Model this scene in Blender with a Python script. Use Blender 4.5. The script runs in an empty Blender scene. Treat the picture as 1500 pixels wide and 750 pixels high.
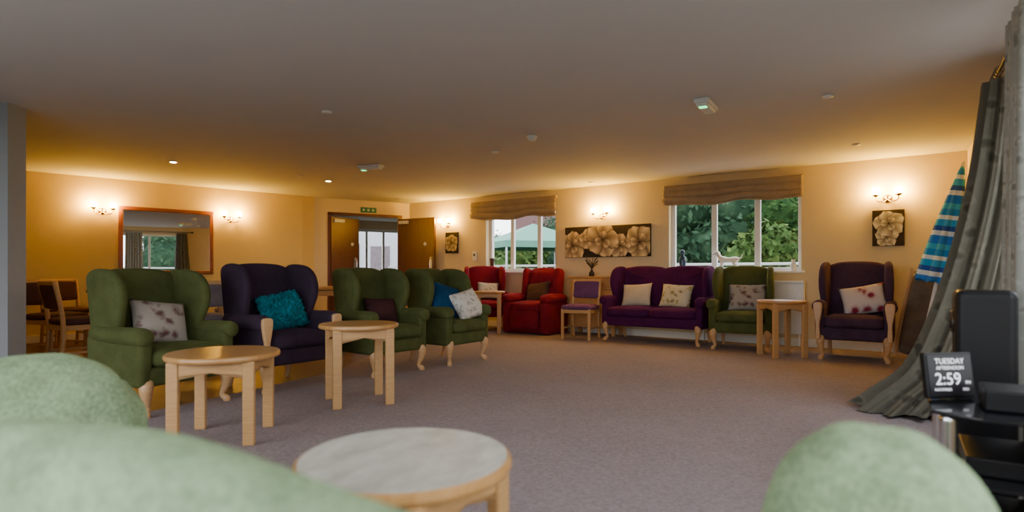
import bpy, bmesh, math, random
from mathutils import Vector, Matrix, noise
random.seed(7)
D = bpy.data
SC = bpy.context.scene
COL = SC.collection
rad = math.radians

# ---------------------------------------------------------------- materials
def _mat(name):
    m = D.materials.new(name); m.use_nodes = True
    nt = m.node_tree
    b = nt.nodes['Principled BSDF']
    return m, nt, b

def _noise(nt, scale, detail=4, rough=0.6, vec=None):
    n = nt.nodes.new('ShaderNodeTexNoise'); n.inputs['Scale'].default_value = scale
    n.inputs['Detail'].default_value = detail; n.inputs['Roughness'].default_value = rough
    if vec is None:
        tc = nt.nodes.new('ShaderNodeTexCoord'); vec = tc.outputs['Object']
    nt.links.new(vec, n.inputs['Vector'])
    return n

def _ramp(nt, fac, stops):
    r = nt.nodes.new('ShaderNodeValToRGB')
    cr = r.color_ramp
    while len(cr.elements) < len(stops): cr.elements.new(0.5)
    for e, (p, c) in zip(cr.elements, stops):
        e.position = p; e.color = (c[0], c[1], c[2], 1)
    nt.links.new(fac, r.inputs['Fac'])
    return r

def _bump(nt, b, h, strength=0.2, dist=0.01):
    bp = nt.nodes.new('ShaderNodeBump'); bp.inputs['Strength'].default_value = strength
    bp.inputs['Distance'].default_value = dist
    nt.links.new(h, bp.inputs['Height']); nt.links.new(bp.outputs['Normal'], b.inputs['Normal'])

def sc(c, k): return tuple(min(1, x*k) for x in c)

def plain(name, c, rough=0.6, metal=0.0, emit=None, es=0, var=0.06, scale=8):
    m, nt, b = _mat(name)
    n = _noise(nt, scale)
    r = _ramp(nt, n.outputs['Fac'], [(0.3, sc(c, 1-var)), (0.7, sc(c, 1+var))])
    nt.links.new(r.outputs['Color'], b.inputs['Base Color'])
    b.inputs['Roughness'].default_value = rough
    b.inputs['Metallic'].default_value = metal
    if emit:
        b.inputs['Emission Color'].default_value = (*emit, 1)
        b.inputs['Emission Strength'].default_value = es
    return m

def fabric(name, c, sheen=0.25, var=0.25, fine=220, bump=0.35, big=7):
    m, nt, b = _mat(name)
    n1 = _noise(nt, fine, 3); n2 = _noise(nt, big, 5)
    mx = nt.nodes.new('ShaderNodeMath'); mx.operation = 'ADD'
    nt.links.new(n1.outputs['Fac'], mx.inputs[0]); nt.links.new(n2.outputs['Fac'], mx.inputs[1])
    dv = nt.nodes.new('ShaderNodeMath'); dv.operation = 'MULTIPLY'; dv.inputs[1].default_value = 0.5
    nt.links.new(mx.outputs[0], dv.inputs[0])
    r = _ramp(nt, dv.outputs[0], [(0.38, sc(c, 1-var)), (0.62, sc(c, 1+var))])
    nt.links.new(r.outputs['Color'], b.inputs['Base Color'])
    b.inputs['Roughness'].default_value = 0.95
    b.inputs['Sheen Weight'].default_value = sheen
    b.inputs['Sheen Roughness'].default_value = 0.4
    b.inputs['Sheen Tint'].default_value = (*sc(c, 2.5), 1)
    b.inputs['Specular IOR Level'].default_value = 0.15
    _bump(nt, b, n1.outputs['Fac'], bump, 0.004)
    return m

def patterned(name, c1, c2, c3, scale=14):
    m, nt, b = _mat(name)
    tc = nt.nodes.new('ShaderNodeTexCoord')
    v = nt.nodes.new('ShaderNodeTexVoronoi'); v.inputs['Scale'].default_value = scale
    nz = _noise(nt, scale*0.8, 3)
    ad = nt.nodes.new('ShaderNodeVectorMath'); ad.operation = 'ADD'
    nt.links.new(tc.outputs['Object'], ad.inputs[0]); 
    s = nt.nodes.new('ShaderNodeVectorMath'); s.operation = 'SCALE'; s.inputs['Scale'].default_value = 0.12
    nt.links.new(nz.outputs['Color'], s.inputs[0]); nt.links.new(s.outputs[0], ad.inputs[1])
    nt.links.new(ad.outputs[0], v.inputs['Vector'])
    r = _ramp(nt, v.outputs['Distance'], [(0.18, c3), (0.34, c2), (0.5, c1)])
    nt.links.new(r.outputs['Color'], b.inputs['Base Color'])
    b.inputs['Roughness'].default_value = 0.95
    n1 = _noise(nt, 200, 2); _bump(nt, b, n1.outputs['Fac'], 0.3, 0.004)
    return m

def wood(name, c, c2, rough=0.4, scale=6, axis=(1, 1, 14)):
    m, nt, b = _mat(name)
    tc = nt.nodes.new('ShaderNodeTexCoord')
    mp = nt.nodes.new('ShaderNodeMapping'); mp.inputs['Scale'].default_value = axis
    nt.links.new(tc.outputs['Object'], mp.inputs['Vector'])
    n = _noise(nt, scale, 6, 0.65, mp.outputs['Vector'])
    r = _ramp(nt, n.outputs['Fac'], [(0.3, c2), (0.65, c)])
    nt.links.new(r.outputs['Color'], b.inputs['Base Color'])
    b.inputs['Roughness'].default_value = rough
    _bump(nt, b, n.outputs['Fac'], 0.05, 0.003)
    return m

M = {}
M['green'] = fabric('green_chenille', (0.072, 0.083, 0.026))
M['green_light'] = fabric('green_chenille_pale', (0.235, 0.325, 0.18), bump=1.0, var=0.32, fine=90, sheen=.15)  # green chair fabric with daylight on the near chairs painted in as paler colour
M['plum'] = fabric('plum_fabric', (0.034, 0.020, 0.036))
M['plum2'] = fabric('plum_fabric_warm', (0.060, 0.032, 0.060))
M['purple'] = fabric('purple_velvet', (0.062, 0.007, 0.052), sheen=0.35)
M['red'] = fabric('red_velvet', (0.19, 0.008, 0.022), sheen=0.3)
M['mauve'] = fabric('mauve_fabric', (0.13, 0.05, 0.13))
M['greyfab'] = fabric('grey_fabric', (0.16, 0.13, 0.14))
M['darkred'] = fabric('dark_seat', (0.07, 0.03, 0.03))
M['oak'] = wood('oak', (0.56, 0.32, 0.13), (0.44, 0.23, 0.08))
M['oakh'] = wood('oak_horizontal', (0.54, 0.29, 0.10), (0.42, 0.20, 0.06), 0.3, 5, (1, 12, 1))
M['palewood'] = wood('worn_pale_wood', (0.58, 0.56, 0.49), (0.38, 0.36, 0.30), 0.5, 9, (1, 2.5, 1))
M['beech'] = wood('beech_leg', (0.60, 0.36, 0.17), (0.50, 0.27, 0.12))
M['mahog'] = wood('mahogany_door', (0.12, 0.036, 0.02), (0.075, 0.02, 0.012), 0.35, 4, (8, 8, 1))
M['redwood'] = wood('mirror_frame_wood', (0.28, 0.09, 0.025), (0.18, 0.05, 0.018), 0.3)
M['wall'] = plain('wall_paint', (0.67, 0.55, 0.345), 0.9, var=0.02)
M['wallwarm'] = plain('wall_paint_warm', (0.70, 0.53, 0.21), 0.9, var=0.02)
M['wallgrey'] = plain('wall_paint_grey', (0.34, 0.35, 0.36), 0.9, var=0.02)
M['ceil'] = plain('ceiling_paint', (0.62, 0.60, 0.595), 0.9, var=0.015, scale=2)
M['white'] = plain('white_gloss', (0.82, 0.82, 0.80), 0.35, var=0.02)
M['plastic'] = plain('white_plastic', (0.75, 0.75, 0.73), 0.4, var=0.02)
M['brass'] = plain('brass', (0.75, 0.52, 0.22), 0.25, 1.0)
M['chrome'] = plain('brushed_chrome', (0.75, 0.75, 0.76), 0.22, 1.0)
M['darkmetal'] = plain('dark_metal', (0.12, 0.11, 0.10), 0.35, 1.0)
M['black'] = plain('black_plastic', (0.007, 0.007, 0.008), 0.45)
M['black'].node_tree.nodes['Principled BSDF'].inputs['Specular IOR Level'].default_value = 0.25
M['blackglass'] = plain('black_glass', (0.01, 0.01, 0.012), 0.06)
M['bulb'] = plain('lit_bulb', (1, .8, .4), 0.4, emit=(1.0, 0.52, 0.05), es=480)
M['downlight'] = plain('lit_downlight', (1, .9, .7), 0.4, emit=(1.0, 0.75, 0.45), es=160)
M['greenled'] = plain('green_led', (.1, .6, .2), 0.4, emit=(0.15, 1.0, 0.35), es=2.5)
M['exitgreen'] = plain('exit_green', (.01, .10, .035), 0.4, emit=(0.01, 0.2, 0.06), es=0.1)
M['signwhite'] = plain('sign_white', (.6, .7, .62), 0.4)
M['text'] = plain('clock_text', (.8, .8, .8), 0.4, emit=(0.9, 0.9, 0.95), es=1.0)
M['screen'] = plain('clock_screen', (.012, .010, .012), 0.3)
M['curtain'] = patterned('curtain_fabric', (0.125, 0.115, 0.085), (0.155, 0.142, 0.105), (0.065, 0.06, 0.043), 8)
M['curtainpale'] = patterned('pale_curtain_fabric', (0.30, 0.31, 0.28), (0.38, 0.38, 0.35), (0.18, 0.19, 0.17), 12)
M['blind'] = fabric('roman_blind_fabric', (0.33, 0.26, 0.19), var=0.15)
M['floral'] = patterned('floral_beige', (0.33, 0.29, 0.25), (0.22, 0.17, 0.15), (0.11, 0.045, 0.045), 12)
M['floraly'] = patterned('floral_yellow', (0.60, 0.52, 0.36), (0.50, 0.38, 0.14), (0.22, 0.19, 0.13), 14)
M['whitered'] = patterned('white_red_flower', (0.60, 0.54, 0.52), (0.56, 0.44, 0.43), (0.24, 0.015, 0.04), 7)
M['lace'] = patterned('white_floral', (0.62, 0.60, 0.55), (0.50, 0.47, 0.42), (0.34, 0.31, 0.28), 20)
M['cream'] = fabric('cream_fabric', (0.56, 0.46, 0.33), var=0.1)
M['teal'] = fabric('teal_fur', (0.004, 0.12, 0.155), bump=1.0, fine=90, var=0.6)
M['navy'] = fabric('blue_fabric', (0.005, 0.045, 0.12))
M['brown'] = patterned('brown_fabric', (0.07, 0.03, 0.02), (0.05, 0.02, 0.015), (0.14, 0.06, 0.03), 20)
M['brownplain'] = fabric('brown_plain', (0.05, 0.018, 0.02))
M['taupe'] = fabric('taupe_canvas', (0.15, 0.115, 0.095))
M['skirting'] = plain('skirting_white', (0.72, 0.68, 0.60), 0.5, var=0.02)
M['rock'] = plain('glazed_white', (0.8, 0.8, 0.78), 0.25)
M['bluecer'] = plain('blue_ceramic', (0.02, 0.06, 0.12), 0.2)
M['canopy'] = plain('green_canopy', (0.08, 0.21, 0.15), 0.8)
M['grass'] = plain('grass', (0.02, 0.04, 0.01), 0.95, var=0.4, scale=3)
M['paving'] = plain('paving', (0.32, 0.31, 0.29), 0.9, var=0.15)  # pale ground added to bounce daylight up to the ceiling
M['railwhite'] = plain('railing_paint', (0.42, 0.43, 0.44), 0.5)
M['housewhite'] = plain('render_white', (0.42, 0.425, 0.44), 0.9)
M['brick'] = plain('brick_red', (0.05, 0.014, 0.010), 0.9, var=0.3)
M['cablewhite'] = plain('cable_white', (0.75, 0.75, 0.75), 0.4)
M['twig'] = plain('twig', (0.03, 0.02, 0.015), 0.8)
M['bark'] = plain('bark', (0.03, 0.02, 0.015), 0.95, var=0.3)

def carpet_mat():
    m, nt, b = _mat('mauve_grey_carpet')
    tc = nt.nodes.new('ShaderNodeTexCoord')
    n1 = _noise(nt, 55, 3, 0.7); n2 = _noise(nt, 1.2, 4)
    v = nt.nodes.new('ShaderNodeTexVoronoi'); v.inputs['Scale'].default_value = 90
    nt.links.new(tc.outputs['Object'], v.inputs['Vector'])
    r = _ramp(nt, n1.outputs['Fac'], [(0.3, (0.26, 0.211, 0.213)), (0.7, (0.395, 0.328, 0.328))])
    r2 = _ramp(nt, n2.outputs['Fac'], [(0.3, (0.90, 0.90, 0.90)), (0.7, (1.0, 1.0, 1.0))])
    mx = nt.nodes.new('ShaderNodeMixRGB'); mx.blend_type = 'MULTIPLY'; mx.inputs[0].default_value = 1
    nt.links.new(r.outputs[0], mx.inputs[1]); nt.links.new(r2.outputs[0], mx.inputs[2])
    nt.links.new(mx.outputs[0], b.inputs['Base Color'])
    b.inputs['Roughness'].default_value = 1.0
    b.inputs['Specular IOR Level'].default_value = 0.1
    _bump(nt, b, v.outputs['Distance'], 0.5, 0.006)
    return m
M['carpet'] = carpet_mat()

def plank_mat():
    m, nt, b = _mat('wood_floor_planks')
    tc = nt.nodes.new('ShaderNodeTexCoord')
    mp = nt.nodes.new('ShaderNodeMapping'); mp.inputs['Rotation'].default_value = (0, 0, rad(35))
    nt.links.new(tc.outputs['Object'], mp.inputs['Vector'])
    br = nt.nodes.new('ShaderNodeTexBrick'); br.inputs['Scale'].default_value = 1.0
    br.inputs['Brick Width'].default_value = 1.2; br.inputs['Row Height'].default_value = 0.12
    br.inputs['Mortar Size'].default_value = 0.003
    br.inputs['Color1'].default_value = (0.10, 0.038, 0.016, 1)
    br.inputs['Color2'].default_value = (0.135, 0.054, 0.022, 1)
    br.inputs['Mortar'].default_value = (0.04, 0.018, 0.01, 1)
    nt.links.new(mp.outputs[0], br.inputs['Vector'])
    nt.links.new(br.outputs['Color'], b.inputs['Base Color'])
    b.inputs['Roughness'].default_value = 0.45
    return m
M['planks'] = plank_mat()

def mirror_mat():
    m, nt, b = _mat('mirror_glass')
    n = _noise(nt, 3)
    r = _ramp(nt, n.outputs['Fac'], [(0, (0.86, 0.88, 0.87)), (1, (0.9, 0.91, 0.9))])
    nt.links.new(r.outputs[0], b.inputs['Base Color'])
    b.inputs['Metallic'].default_value = 1; b.inputs['Roughness'].default_value = 0.01
    return m
M['mirror'] = mirror_mat()

def leaf_mat(name, c1, c2, c3):
    m, nt, b = _mat(name)
    k = .38
    n = _noise(nt, 1.3, 5, 0.7)
    r = _ramp(nt, n.outputs['Fac'], [(0.32, sc(c1, k)), (0.5, sc(c2, k)), (0.68, sc(c3, k))])
    nt.links.new(r.outputs[0], b.inputs['Base Color'])
    b.inputs['Roughness'].default_value = 0.8
    b.inputs['Specular IOR Level'].default_value = 0.1
    return m
M['leafA'] = leaf_mat('leaves_dark', (0.015, 0.05, 0.012), (0.05, 0.13, 0.03), (0.13, 0.24, 0.05))
M['leafB'] = leaf_mat('leaves_bright', (0.04, 0.10, 0.02), (0.12, 0.22, 0.05), (0.32, 0.40, 0.10))
M['leafC'] = leaf_mat('leaves_blue', (0.02, 0.06, 0.03), (0.06, 0.14, 0.07), (0.14, 0.24, 0.12))

def vcol_mat(name):
    m, nt, b = _mat(name)
    a = nt.nodes.new('ShaderNodeVertexColor'); a.layer_name = 'Col'
    n = _noise(nt, 60)
    r = _ramp(nt, n.outputs['Fac'], [(0.3, (0.85, 0.85, 0.85)), (0.7, (1, 1, 1))])
    mx = nt.nodes.new('ShaderNodeMixRGB'); mx.blend_type = 'MULTIPLY'; mx.inputs[0].default_value = 1
    nt.links.new(a.outputs['Color'], mx.inputs[1]); nt.links.new(r.outputs[0], mx.inputs[2])
    nt.links.new(mx.outputs[0], b.inputs['Base Color'])
    b.inputs['Roughness'].default_value = 0.8
    return m
M['petal'] = vcol_mat('painted_petals')
M['canvas'] = plain('painted_background', (0.025, 0.014, 0.008), 0.8, var=0.3, scale=12)

def stripe_mat():
    m, nt, b = _mat('blue_striped_canvas')
    tc = nt.nodes.new('ShaderNodeTexCoord')
    sp = nt.nodes.new('ShaderNodeSeparateXYZ'); nt.links.new(tc.outputs['Object'], sp.inputs[0])
    ml = nt.nodes.new('ShaderNodeMath'); ml.operation = 'MULTIPLY'; ml.inputs[1].default_value = 2.4
    nt.links.new(sp.outputs['Z'], ml.inputs[0])
    fr = nt.nodes.new('ShaderNodeMath'); fr.operation = 'FRACT'; nt.links.new(ml.outputs[0], fr.inputs[0])
    r = _ramp(nt, fr.outputs[0], [(0.0, (0.02, 0.22, 0.75)), (0.20, (0.75, 0.85, 0.92)), (0.32, (0.02, 0.10, 0.45)),
                                  (0.44, (0.04, 0.42, 0.80)), (0.60, (0.75, 0.85, 0.88)), (0.70, (0.02, 0.28, 0.70)), (0.86, (0.06, 0.50, 0.75))])
    r.color_ramp.interpolation = 'CONSTANT'
    nt.links.new(r.outputs[0], b.inputs['Base Color']); b.inputs['Roughness'].default_value = 0.9
    return m
M['stripe'] = stripe_mat()

# ---------------------------------------------------------------- geometry helpers
def empty(name, loc=(0, 0, 0), rz=0, scale=(1, 1, 1), parent=None, rot=None):
    o = D.objects.new(name, None); COL.objects.link(o)
    o.location = loc; o.rotation_euler = rot if rot else (0, 0, rz); o.scale = scale
    o.empty_display_size = 0.1
    if parent: o.parent = parent
    return o

def obj(name, mesh, mat=None, parent=None, loc=(0, 0, 0), rot=(0, 0, 0), scale=(1, 1, 1), smooth=True):
    o = D.objects.new(name, mesh); COL.objects.link(o)
    o.location = loc; o.rotation_euler = rot; o.scale = scale
    if mat is not None:
        mesh.materials.clear(); mesh.materials.append(M[mat] if isinstance(mat, str) else mat)
    if smooth:
        for p in mesh.polygons: p.use_smooth = True
    if parent: o.parent = parent
    return o

def mk(verts, faces):
    me = D.meshes.new('m'); me.from_pydata([tuple(v) for v in verts], [], faces); 
    bm = bmesh.new(); bm.from_mesh(me); bmesh.ops.recalc_face_normals(bm, faces=bm.faces); bm.to_mesh(me); bm.free()
    me.update(); return me

def rbox(sx, sy, sz, r=0.01, seg=3):
    bm = bmesh.new(); bmesh.ops.create_cube(bm, size=1)
    for v in bm.verts: v.co = Vector((v.co.x*sx, v.co.y*sy, v.co.z*sz))
    if r > 0:
        bmesh.ops.bevel(bm, geom=list(bm.edges), offset=min(r, 0.49*min(sx, sy, sz)), segments=seg, profile=0.5, affect='EDGES')
    me = D.meshes.new('m'); bm.to_mesh(me); bm.free(); return me

def box(name, x0, x1, y0, y1, z0, z1, mat, parent=None, r=0.0, seg=2):
    return obj(name, rbox(abs(x1-x0), abs(y1-y0), abs(z1-z0), r, seg), mat, parent,
               ((x0+x1)/2, (y0+y1)/2, (z0+z1)/2), smooth=False)

def puffbox(sx, sy, sz, r, puff=0.02, n=10):
    """upholstered cushion block: rounded with domed faces"""
    bm = bmesh.new(); bmesh.ops.create_cube(bm, size=1)
    bmesh.ops.subdivide_edges(bm, edges=list(bm.edges), cuts=n-1, use_grid_fill=True)
    hx, hy, hz = sx/2-r, sy/2-r, sz/2-r
    for v in bm.verts:
        p = Vector((v.co.x*sx, v.co.y*sy, v.co.z*sz))
        c = Vector((max(-hx, min(hx, p.x)), max(-hy, min(hy, p.y)), max(-hz, min(hz, p.z))))
        d = p-c
        if d.length > 0: q = c + d.normalized()*r
        else: q = p
        a, b_, c_ = [1-(2*t)**2 for t in (v.co.x, v.co.y, v.co.z)]
        a, b_, c_ = max(a, 0), max(b_, 0), max(c_, 0)
        if abs(v.co.z) > .499: q.z += math.copysign(puff*a*b_, v.co.z)
        if abs(v.co.y) > .499: q.y += math.copysign(puff*a*c_, v.co.y)
        if abs(v.co.x) > .499: q.x += math.copysign(puff*b_*c_, v.co.x)
        v.co = q
    me = D.meshes.new('m'); bm.to_mesh(me); bm.free(); return me

def catmull(pts, n=6, closed=False):
    out = []; N = len(pts)
    rng = range(N) if closed else range(N-1)
    for i in rng:
        def g(j):
            return Vector(pts[j % N]) if closed else Vector(pts[max(0, min(N-1, j))])
        p0, p1, p2, p3 = g(i-1), g(i), g(i+1), g(i+2)
        for k in range(n):
            t = k/n
            out.append(0.5*((2*p1)+(-p0+p2)*t+(2*p0-5*p1+4*p2-p3)*t*t+(-p0+3*p1-3*p2+p3)*t**3))
    if not closed: out.append(Vector(pts[-1]))
    return out

def slab(outline, th, r=0.02, puff=0.0, axes='xz', n=5, rs=4, closed_smooth=True):
    """outline closed 2D loop -> padded slab. axes: plane of outline"""
    P = [Vector((p[0], p[1])) for p in outline]
    if closed_smooth: P = [Vector((p[0], p[1])) for p in catmull([(p[0], p[1], 0) for p in P], n, True)]
    N = len(P)
    area = sum(P[i].x*P[(i+1) % N].y-P[(i+1) % N].x*P[i].y for i in range(N))
    if area < 0: P.reverse()
    nor = []
    for i in range(N):
        t = (P[(i+1) % N]-P[i-1]); t.normalize(); nor.append(Vector((t.y, -t.x)))
    c = sum(P, Vector((0, 0)))/N
    rings = []
    h = th/2
    seq = []
    seq.append((-1, 0.45)); seq.append((-1, 0.8))
    for k in range(rs+1):
        a = -math.pi/2+math.pi/2*k/rs; seq.append(('r', a, -1))
    for k in range(rs+1):
        a = math.pi/2*k/rs; seq.append(('r', a, 1))
    seq.append((1, 0.8)); seq.append((1, 0.45))
    for s in seq:
        ring = []
        if s[0] == 'r':
            a = s[1]; ins = r*(1-math.cos(a)); z = s[2]*(h-r)+r*math.sin(a)
            for p, m in zip(P, nor): ring.append((p-m*ins, z))
        else:
            sgn, k = s
            z = sgn*(h+puff*(1-k*k))
            for p, m in zip(P, nor): ring.append((c+(p-m*r-c)*k, z))
        rings.append(ring)
    verts = []; faces = []
    def mapv(p, z):
        if axes == 'xz': return (p.x, z, p.y)
        if axes == 'yz': return (z, p.x, p.y)
        return (p.x, p.y, z)
    for ring in rings:
        for p, z in ring: verts.append(mapv(p, z))
    R = len(rings)
    for i in range(R-1):
        for j in range(N):
            a = i*N+j; b = i*N+(j+1) % N
            faces.append((a, b, b+N, a+N))
    i0 = len(verts); verts.append(mapv(c, -(h+puff))); verts.append(mapv(c, h+puff))
    for j in range(N):
        faces.append((i0, (j+1) % N, j)); faces.append((i0+1, (R-1)*N+j, (R-1)*N+(j+1) % N))
    return mk(verts, faces)

def sweep(pts, radii, n=10, sub=5, flat=1.0):
    P = catmull([tuple(p) for p in pts], sub)
    Rr = [v.x for v in catmull([(r, 0, 0) for r in radii], sub)]
    verts = []; faces = []
    prev = None
    for i, p in enumerate(P):
        t = (P[min(i+1, len(P)-1)]-P[max(i-1, 0)]).normalized()
        if prev is None:
            a = Vector((1, 0, 0)) if abs(t.x) < 0.9 else Vector((0, 1, 0))
            u = (a-t*a.dot(t)).normalized()
        else:
            u = (prev-t*prev.dot(t)).normalized()
        prev = u; w = t.cross(u)
        for k in range(n):
            an = 2*math.pi*k/n
            verts.append(p+(u*math.cos(an)+w*math.sin(an)*flat)*max(Rr[i], 0.0005))
    L = len(P)
    for i in range(L-1):
        for k in range(n):
            a = i*n+k; b = i*n+(k+1) % n
            faces.append((a, b, b+n, a+n))
    faces.append(tuple(range(n))[::-1]); faces.append(tuple((L-1)*n+k for k in range(n)))
    return mk(verts, faces)

def lathe(prof, n=32):
    verts = []; faces = []
    for r, z in prof:
        for k in range(n):
            a = 2*math.pi*k/n; verts.append((max(r, 0.0003)*math.cos(a), max(r, 0.0003)*math.sin(a), z))
    for i in range(len(prof)-1):
        for k in range(n):
            a = i*n+k; b = i*n+(k+1) % n
            faces.append((a, b, b+n, a+n))
    faces.append(tuple(range(n))[::-1]); faces.append(tuple((len(prof)-1)*n+k for k in range(n)))
    return mk(verts, faces)

def sphere(r, seg=16):
    bm = bmesh.new(); bmesh.ops.create_uvsphere(bm, u_segments=seg, v_segments=seg//2+2, radius=r)
    me = D.meshes.new('m'); bm.to_mesh(me); bm.free(); return me

# ---------------------------------------------------------------- room
HC = 2.33
C1 = (-2.03, 11.64); C2 = (5.13, 6.61)
Q = (0.15, -1.0); W0 = (-4.6, 2.08)
LB = (-3.75, 10.5); LA = (-8.02, 6.55); B2 = (-3.61, 10.7)

class Wall:
    def __init__(s, name, p0, p1, mat, openings=(), th=0.25, z1=HC, x0=0, x1=0):
        s.p0 = Vector((*p0, 0)); d = Vector((p1[0]-p0[0], p1[1]-p0[1], 0)); s.L = d.length
        s.ang = math.atan2(d.y, d.x)
        ss = sorted({-x0, s.L+x1, *[o[0] for o in openings], *[o[1] for o in openings]})
        zs = sorted({0, z1, *[o[2] for o in openings], *[o[3] for o in openings]})
        verts = []; faces = []
        for i in range(len(ss)-1):
            for j in range(len(zs)-1):
                a, b, c, e = ss[i], ss[i+1], zs[j], zs[j+1]
                ma, mz = (a+b)/2, (c+e)/2
                if any(o[0] < ma < o[1] and o[2] < mz < o[3] for o in openings): continue
                k = len(verts)
                verts += [(a, 0, c), (b, 0, c), (b, th, c), (a, th, c), (a, 0, e), (b, 0, e), (b, th, e), (a, th, e)]
                faces += [(k, k+1, k+5, k+4), (k+1, k+2, k+6, k+5), (k+2, k+3, k+7, k+6), (k+3, k, k+4, k+7),
                          (k, k+3, k+2, k+1), (k+4, k+5, k+6, k+7)]
        me = D.meshes.new('m'); me.from_pydata(verts, [], faces)
        s.o = obj(name, me, mat, None, s.p0, (0, 0, s.ang), smooth=False)
    def pt(s, x, y=0, z=0):
        return s.p0 + Matrix.Rotation(s.ang, 3, 'Z') @ Vector((x, y, z))
    def grp(s, name, x, z, y=0):
        return empty(name, s.pt(x, y, z), s.ang)

win1 = (1.91, 3.36, 0.97, 2.12); win2 = (5.29, 7.05, 0.97, 2.12)
WB = Wall('wall_back', C1, C2, 'wall', [win1, win2], x0=0, x1=0.25)
WL = Wall('wall_left', LA, LB, 'wallwarm', th=0.2)
WJ = Wall('wall_jog', LB, B2, 'wallwarm', th=0.2)
WD = Wall('wall_door', B2, C1, 'wall', [(0.295, 1.63, 0, 2.03)], th=0.12)
rwin = [(3.7, 5.2, 0.55, 2.12), (5.3, 6.8, 0.55, 2.12), (6.9, 8.9, 0.55, 2.12)]
WR = Wall('wall_right', C2, Q, 'wall', rwin, x1=0.0)
added_swin = [(0.3, 2.8, 0.08, 2.2), (2.9, 5.4, 0.08, 2.2)]  # unseen openings behind the camera, added and enlarged to let in daylight
WS = Wall('wall_near', Q, W0, 'wallgrey', added_swin, x0=0.25)
WW = Wall('wall_side', W0, (-4.6, 4.75), 'wallgrey', th=0.2)
WP = Wall('wall_partition', (-8.02, 4.75), (-4.08, 4.75), 'wallgrey', th=0.18)
WX = Wall('wall_dining_end', (-8.02, 4.93), LA, 'wallwarm', th=0.2)

def poly_slab(name, pts, z0, z1, mat):
    n = len(pts)
    v = [(p[0], p[1], z0) for p in pts]+[(p[0], p[1], z1) for p in pts]
    f = [tuple(range(n))[::-1], tuple(range(n, 2*n))]+[(i, (i+1) % n, (i+1) % n+n, i+n) for i in range(n)]
    return obj(name, mk(v, f), mat, smooth=False)

fp = [WB.pt(-.0, .25)[:2], WB.pt(WB.L+.25, .25)[:2], WR.pt(WR.L+.25, .25)[:2], WS.pt(WS.L, .25)[:2], (-4.85, 4.75), (-8.25, 4.75), (-8.25, 6.7),
      WL.pt(WL.L, .2)[:2], WD.pt(0, .12)[:2]]
poly_slab('floor', fp, -0.12, 0.0, 'planks')
poly_slab('ceiling', fp, HC, HC+0.2, 'ceil')
cp = [(-1.55, 11.25), (-1.45, 10.0), (-1.70, 5.6), (-2.75, 3.4), (-4.55, 3.2), (-4.55, 2.12), (.14, -.95), (5.06, 6.59)]
poly_slab('floor_carpet', cp, 0.0, 0.008, 'carpet')

# corridor beyond the double doors (door-wall frame)
def dl(x, y): return WD.pt(x, y)[:2]
poly_slab('floor_corridor', [dl(-.3, .12), dl(3.7, .12), dl(3.7, 4.2), dl(-.3, 4.2)], -0.12, 0.0, 'planks')
poly_slab('ceiling_corridor', [dl(-.3, .12), dl(3.7, .12), dl(3.7, 4.2), dl(-.3, 4.2)], 2.33, 2.45, 'ceil')
Wall('wall_corridor_end', dl(-.3, 4.2), dl(3.7, 4.2), 'wall', [(2.05, 3.5, 0.0, 2.12)], th=0.1)
Wall('wall_corridor_left', dl(-.3, .12), dl(-.3, 4.2), 'wall', th=0.1)
Wall('wall_corridor_right', dl(3.7, 4.2), dl(3.7, .12), 'wall', th=0.1)
Wall('wall_corridor_near', dl(3.7, .12), dl(1.9, .12), 'wall', th=0.02)

# baseboards
def base(name, W, a, b):
    g = box(name, 0, b-a, -0.018, 0, 0.0, 0.10, 'skirting', None)
    g.location = W.pt((a+b)/2, -0.009, 0.05+0.004); g.rotation_euler = (0, 0, W.ang)
base('baseboard_back', WB, 0.02, WB.L-.02); base('baseboard_left', WL, .02, WL.L-.02)
base('baseboard_right', WR, 0.02, WR.L-.02); base('baseboard_near', WS, .02, .28)

# windows
def window(W, name, op, nm, y=0.14, bar=0.05, mids=None):
    s0, s1, z0, z1 = op
    g = W.grp(name, s0, z0, y)
    w, h = s1-s0, z1-z0
    box('frame_bottom', 0, w, -.03, .03, 0, .06, 'white', g, .004)
    box('frame_top', 0, w, -.03, .03, h-.06, h, 'white', g, .004)
    box('frame_side_a', 0, .055, -.03, .03, 0.06, h-.06, 'white', g, .004)
    box('frame_side_b', w-.055, w, -.03, .03, 0.06, h-.06, 'white', g, .004)
    ms = mids if mids else [w*(i+1)/(nm+1) for i in range(nm)]
    for i, m in enumerate(ms):
        box('mullion_%d' % i, m-bar/2, m+bar/2, -.03, .03, 0.06, h-.06, 'white', g, .004)
    return g
window(WB, 'window_1', win1, 2, mids=[.50, 1.06], bar=.07)
window(WB, 'window_2', win2, 2, mids=[.62, 1.20], bar=.075)
for i, o_ in enumerate(rwin): window(WR, 'window_%d' % (3+i), o_, 1)
for i, o_ in enumerate(added_swin): window(WS, 'window_%d' % (6+i), o_, 1)
for nm, op in (('trim_1', win1), ('trim_2', win2)):
    o = obj(nm, rbox(op[1]-op[0]+.08, .17, .03, .008), 'white', None, WB.pt((op[0]+op[1])/2, .045, op[2]-.005+.0), (0, 0, WB.ang), smooth=False)
# corridor glazed door
g = empty('door_3', WD.pt(1.76, 4.22, 0), WD.ang)
for (a, b, c, d_) in ((0, .06, 0, 2.12), (1.39, 1.45, 0, 2.12), (.46, .52, 0, 2.12), (.92, .98, 0, 2.12), (.06, 1.39, 0, .2), (.06, 1.39, 2.04, 2.12), (.06, 1.39, .95, 1.02)):
    box('rail', a, b, 0, .05, c, d_, 'white', g)

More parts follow.
